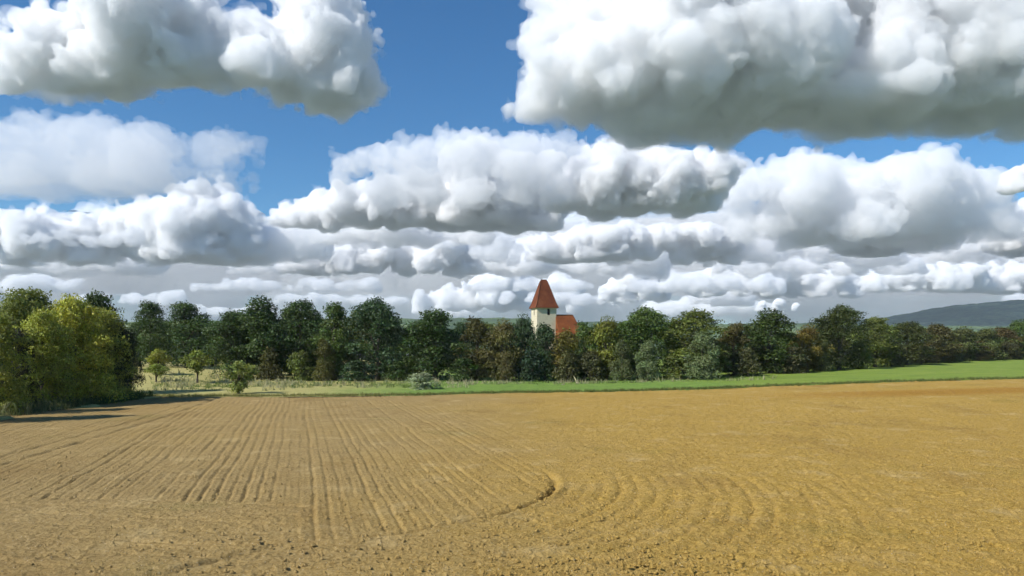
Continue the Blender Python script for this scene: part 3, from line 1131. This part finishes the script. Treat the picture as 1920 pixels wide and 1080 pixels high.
def fbm3(shape, vox, wl, octs, rng, gain, billow=False):
    out = np.zeros(shape, np.float32)
    a = 1.0
    for o in range(octs):
        if o and wl < 1.6 * vox:
            break
        q = up3([max(2, int(s * vox / wl) + 2) for s in shape], shape, rng)
        if billow and o < 3:
            q = 2.0 * np.abs(q) - 1.3
        out += a * q
        a *= gain
        wl /= 2.03
    return out


def drop_crumbs(pts, quads, frac):
    """remove the loose specks of an iso-surface, keeping pieces above frac of the largest"""
    n = len(pts)
    lab = np.arange(n)
    a = np.concatenate([quads[:, 0], quads[:, 1], quads[:, 2], quads[:, 3]]).astype(np.int64)
    b = np.concatenate([quads[:, 1], quads[:, 2], quads[:, 3], quads[:, 0]]).astype(np.int64)
    for _ in range(400):
        m = np.minimum(lab[a], lab[b])
        new = lab.copy()
        np.minimum.at(new, a, m)
        np.minimum.at(new, b, m)
        new = new[new]
        new = new[new]
        if (new == lab).all():
            break
        lab = new
    cnt = np.bincount(lab, minlength=n)
    keep = cnt[lab] >= max(30, frac * cnt.max())
    idx = np.cumsum(keep) - 1
    q = quads[keep[quads[:, 0]]]
    return pts[keep], idx[q]


def cloud(label, lobes, base_py, seed, mfp=0.26, res=3.8, amp=0.26, fine=0.24, base_z=CLOUD_BASE, flat=0.16, group=None, crumb=0.25, veil=False, kids=((5, 0.52, 0.72), (4, 0.48, 0.85)), stretch=1.25, kind=None, name='cloud'):
    """lobes: (px, py, radius) in photograph pixels at the distance where a cloud base at base_z appears at base_py"""
    rng = np.random.default_rng(seed)
    D = (base_z - EYE) * F / (HZ - base_py)
    k = D / F
    L = np.array(lobes, float)
    P = np.c_[(L[:, 0] - 960) * k, D + rng.uniform(-0.7, 0.7, len(L)) * L[:, 2] * k, EYE + (HZ - L[:, 1]) * k, L[:, 2] * k]
    rm = P[:, 3].mean()
    vox = res * k
    # bridge neighbouring lobes and fill the body down to the flat base
    ext = []
    for a in P:
        dd = np.linalg.norm(P[:, :3] - a[:3], axis=1)
        for j in np.argsort(dd)[1:4]:
            b = P[j]
            if dd[j] < 2.4 * (a[3] + b[3]) / 1.6:
                t = rng.uniform(0.35, 0.65)
                q = a * (1 - t) + b * t
                q[1] += rng.normal(0, 0.5) * q[3]
                q[3] *= 0.9
                ext.append(q)
        z = a[2] - 0.75 * a[3]
        while z > base_z + 0.2 * a[3]:
            ext.append(np.array((a[0] + rng.normal(0, 0.2) * a[3], a[1] + rng.normal(0, 0.4) * a[3], z, a[3] * rng.uniform(0.85, 1.05))))
            z -= 0.8 * a[3]
    B = np.concatenate([P, np.array(ext)]) if ext else P
    Q = [B]
    for kk, fr, off in kids:
        b = np.repeat(Q[-1], kk, 0)
        v = rng.standard_normal((len(b), 3))
        v[:, 2] = np.abs(v[:, 2]) * 0.9 - 0.2
        v /= np.linalg.norm(v, axis=1)[:, None]
        Q.append(np.c_[b[:, :3] + v * b[:, 3:4] * off, b[:, 3] * fr * rng.uniform(0.5, 1.25, len(b))])
    S = np.concatenate(Q)
    S = S[S[:, 3] > vox * 1.5]
    lo = (S[:, :3] - S[:, 3:4] * stretch).min(0) - rm * 0.9
    hi = (S[:, :3] + S[:, 3:4] * stretch).max(0) + rm * 0.9
    lo[2] = base_z - rm * 0.8
    shape = tuple(int(q) for q in np.ceil((hi - lo) / vox))
    f = np.full(shape, -1e4, np.float32)
    ax = [(lo[i_] + vox * np.arange(shape[i_])).astype(np.float32) for i_ in range(3)]
    for x, y, z, r in S:
        rr = (r + 0.62 * rm) * np.array((stretch, stretch, 1.0))
        sl = tuple(slice(max(0, int((q - rr[i_] - lo[i_]) / vox)), min(shape[i_], int((q + rr[i_] - lo[i_]) / vox) + 2)) for i_, q in enumerate((x, y, z)))
        if any(s_.stop <= s_.start for s_ in sl):
            continue
        dx = (ax[0][sl[0]][:, None, None] - np.float32(x)) / stretch
        dy = (ax[1][sl[1]][None, :, None] - np.float32(y)) / stretch
        dz = ax[2][sl[2]][None, None, :] - np.float32(z)
        f[sl] = np.maximum(f[sl], np.float32(r) - np.sqrt(dx * dx + dy * dy + dz * dz))
    n1 = np.tanh(0.8 * fbm3(shape, vox, rm * 1.6, 2, rng, 0.6))
    n3 = np.tanh(0.5 * fbm3(shape, vox, rm * 0.55, 5, rng, 0.68, True))
    n2 = fbm3((shape[0], shape[1], 2), vox, rm * 1.8, 5, rng, 0.60)[:, :, :1]
    c0 = np.array((P[:, 0].mean(), P[:, 1].mean(), base_z))

    def shell(off, gain, st=1):
        fs, m1, m2, m3 = f[::st, ::st, ::st], n1[::st, ::st, ::st], n2[::st, ::st], n3[::st, ::st, ::st]
        h = np.where(fs > -9e3, fs + rm * (amp * m1 + gain * fine * m3) + off * rm, fs)
        h = np.minimum(h, (ax[2][::st] - np.float32(base_z))[None, None, :] + flat * rm * m2 + off * rm)
        h[0] = h[-1] = h[:, 0] = h[:, -1] = h[:, :, 0] = h[:, :, -1] = -50
        g = vdb.FloatGrid(background=-1e4)
        g.copyFromArray(h)
        g.transform = vdb.createLinearTransform(vox * st)
        pts, quads = g.convertToQuads(0.0)
        pts, quads = drop_crumbs(pts, quads, crumb)
        return mesh_from('cloud', pts + (lo - c0), quads[:, ::-1])

    o = link(name, shell(0.0, 1.0), mat_cloud('cloud_vapour', mfp * rm))
    o.location = c0
    tag(o, label, 'cloud', group, kind)
    if veil:
        link('veil', shell(0.07, 1.8, 2), mat_cloud('thin_vapour', 0.9 * rm), o)
    return o


SKY = 'cumulus clouds in the sky'
cloud('great white cumulus filling the upper left corner', [(30, 140, 50), (100, 105, 66), (185, 70, 78), (280, 66, 86), (370, 60, 78), (250, 130, 55), (390, 120, 64), (480, 100, 64), (540, 66, 74), (612, 74, 76), (655, 105, 48), (150, 145, 45), (570, 120, 46), (330, 0, 60), (220, -10, 60), (600, 0, 60)], 178, 11, veil=True, mfp=0.32, stretch=1.08, res=4.0, group=SKY)
cloud('largest cumulus, grey-bellied, filling the upper right corner', [(1042, 105, 66), (1090, 180, 62), (1110, 50, 80), (1200, 115, 104), (1180, 20, 90), (1300, 60, 110), (1320, 170, 85), (1430, 90, 120), (1450, 180, 75), (1560, 100, 120), (1580, 180, 65), (1680, 60, 110), (1700, 150, 75), (1790, 130, 80), (1850, 60, 110), (1900, 150, 80), (1980, 100, 100), (1400, -20, 100), (1600, -40, 100), (1800, -40, 100)], 230, 12, veil=True, mfp=0.32, stretch=1.05, res=4.5, group=SKY)
cloud('grey shaded cloud bank below the upper left cumulus', [(-20, 330, 60), (60, 300, 60), (140, 310, 60), (220, 300, 50), (300, 290, 42), (370, 280, 32), (430, 275, 22), (480, 275, 13), (150, 245, 42), (40, 240, 45), (290, 340, 45), (180, 350, 45), (80, 355, 50), (260, 245, 30)], 362, 13, mfp=2.6, amp=0.34, stretch=1.5, group=SKY)
cloud('white cloud heap low on the left, above the hedge', [(20, 470, 35), (90, 450, 45), (160, 440, 40), (230, 420, 40), (300, 410, 50), (360, 390, 50), (420, 400, 45), (460, 430, 35), (330, 450, 45), (60, 420, 30), (-30, 430, 50)], 485, 14, veil=True, stretch=1.1, group=SKY)
cloud('bright billowing cloud in the middle of the sky', [(1190, 330, 75), (1110, 350, 55), (1060, 370, 40), (1250, 350, 60), (1300, 350, 45), (1340, 330, 30), (1330, 375, 30), (1180, 290, 40)], 394, 15, veil=True, stretch=1.1, group=SKY)
cloud('long pale cloud bank left of the middle, topped with white heads', [(570, 405, 26), (620, 395, 34), (690, 375, 38), (760, 390, 44), (820, 390, 55), (900, 360, 55), (960, 350, 55), (1010, 360, 45), (870, 318, 42), (780, 345, 36), (930, 318, 38), (1020, 330, 36), (530, 415, 22)], 426, 16, veil=True, stretch=1.08, group=SKY)
cloud('soft grey cloud sheet behind the white heads in the middle', [(650, 318, 22), (720, 305, 30), (800, 290, 34), (880, 285, 38), (960, 290, 38), (1040, 295, 36), (1120, 300, 36), (1200, 300, 34), (1280, 320, 30), (760, 340, 30), (1000, 340, 34)], 388, 29, mfp=1.3, amp=0.28, fine=0.3, stretch=1.2, group=SKY)
cloud('flat-topped greyish cloud right of the middle', [(1400, 360, 40), (1460, 350, 45), (1530, 340, 45), (1600, 345, 45), (1680, 340, 45), (1760, 345, 45), (1820, 350, 40), (1840, 400, 40), (1500, 400, 50), (1600, 400, 45), (1700, 410, 50), (1780, 410, 50)], 452, 17, mfp=0.6, group=SKY)
cloud('small brilliant white cloud head right of the middle', [(1600, 425, 30), (1640, 440, 30), (1675, 448, 22), (1575, 445, 22), (1590, 405, 16)], 476, 18, group=SKY)
cloud('long low cloud above and right of the tower', [(1020, 465, 22), (1060, 455, 28), (1110, 450, 30), (1160, 450, 28), (1220, 448, 28), (1280, 445, 30), (1330, 445, 28), (1370, 452, 20)], 489, 19, group=SKY)
cloud('long low cloud with a bright left end, above the big oaks', [(560, 500, 24), (600, 495, 22), (650, 480, 28), (700, 470, 30), (750, 475, 28), (810, 475, 28), (860, 470, 26), (895, 470, 18)], 517, 20, group=SKY)
cloud('puffy cloud just left of the tower roof', [(790, 555, 14), (840, 560, 22), (880, 555, 20), (920, 540, 28), (955, 525, 28), (990, 535, 25), (1040, 540, 24), (1075, 545, 18)], 582, 21, group=SKY)
cloud('small white cloud just right of the tower', [(1140, 545, 16), (1170, 530, 20), (1205, 518, 20), (1235, 515, 16), (1180, 550, 14)], 566, 22, group=SKY)
cloud('low cloud with a cream centre above the second big crown', [(1300, 525, 20), (1340, 520, 24), (1390, 520, 26), (1430, 525, 24), (1480, 520, 22), (1530, 525, 22), (1580, 525, 16)], 558, 23, group=SKY)
cloud('small cloud cut off by the right edge of the picture', [(1905, 335, 22), (1940, 330, 30)], 362, 24, group=SKY)
cloud('soft white cloud low at the right edge', [(1880, 440, 30), (1920, 420, 35), (1850, 460, 22), (1960, 430, 40)], 478, 25, group=SKY)
cloud('pale cloud row at the right above the hill', [(1640, 530, 20), (1700, 520, 24), (1760, 512, 26), (1820, 512, 24), (1880, 515, 26), (1940, 515, 30)], 548, 26, group=SKY)
cloud('thin white cloud low over the left shoulder of the hill', [(1430, 572, 8), (1460, 570, 10), (1490, 574, 7)], 584, 27, group=SKY)
cloud('low pale cloud peeping over the hedge at the left edge', [(0, 545, 16), (30, 550, 12), (-40, 545, 20)], 572, 28, group=SKY)
# the far cloud deck that closes the sky towards the horizon: reads as one mass
def far_row(base_py, seed, h, w, gap, mfp):
    rng = np.random.default_rng(seed)
    px_ = -150.0
    L = []
    while px_ < 2080:
        wd = w * rng.uniform(0.5, 1.5)
        m = max(2, int(wd / (h * 0.9)))
        hh = h * rng.uniform(0.35, 1.7)
        for q in range(m):
            r = max(0.3 * h, hh * rng.uniform(0.3, 0.75))
            L.append((px_ + wd * (q + 0.5) / m, base_py - hh * rng.uniform(0.3, 1.1), r))
        px_ += wd + gap * rng.uniform(0.2, 1.6)
    cloud('distant broken cloud deck closing the sky towards the horizon', L, base_py, seed, mfp, 4.4, amp=0.26, fine=0.32, flat=0.3, crumb=0.12, kids=((4, 0.5, 0.7),), stretch=1.35, kind='stuff', name='distant_clouds')


for a_ in ((462, 46, 46, 330, 260, 0.9), (492, 47, 38, 300, 200, 0.9), (515, 41, 30, 300, 240, 0.8), (548, 42, 24, 240, 160, 1.1), (572, 43, 18, 220, 120, 1.4), (592, 44, 14, 200, 60, 1.6)):
    far_row(*a_)
# the farthest bank, thin enough for the blue behind it to show through
rng = np.random.default_rng(50)
L = [(q, 552 - rng.uniform(0, 80) - 40 * math.exp(-((q - 500) / 500) ** 2), rng.uniform(45, 75)) for q in range(-140, 2100, 62)]
cloud('soft blue-grey cloud bank lying along the whole horizon', L, 612, 51, 1.1, 9.0, amp=0.35, flat=0.1, kids=((4, 0.5, 0.7),), stretch=1.5, kind='stuff', name='distant_cloud_bank')


def high_sheet():
    """thin grey layer cloud high above the far bank"""
    xs, ys = np.linspace(-40000, 40000, 200), np.linspace(19000, 52000, 150)
    Y, X = np.meshgrid(ys, xs, indexing='ij')
    edge = sstep(19000, 27000, Y + 2500 * fbm2(X, Y, 9000, 3, 95)) * sstep(52000, 47000, Y) * sstep(40000, 36000, np.abs(X))
    T = np.maximum(0, 620 * edge * (0.75 + 0.55 * fbm2(X, Y, 6000, 5, 90)))
    T[0] = T[-1] = 0
    T[:, 0] = T[:, -1] = 0
    B = 3700 + 120 * fbm2(X, Y, 5000, 3, 98)
    n = X.size
    V = np.concatenate([np.stack([X, Y, B + T], -1).reshape(-1, 3), np.stack([X, Y, B - 0.02 * T], -1).reshape(-1, 3)])
    q = grid_faces(*X.shape)
    live = (T.reshape(-1)[q] > 0).any(1)
    q = q[live]
    Fc = np.concatenate([q, q[:, ::-1] + n])
    # both sheets share their rim wherever the layer thins out to nothing
    rim = np.nonzero(T.reshape(-1) <= 0)[0]
    m = np.arange(2 * n)
    m[rim + n] = rim
    o = link('high_cloud_sheet', mesh_from('high_cloud_sheet', V, m[Fc], True), mat_cloud('layer_vapour', 420))
    tag(o, 'thin grey layer of high cloud behind the low cumulus rows', 'cloud', kind='stuff')


high_sheet()
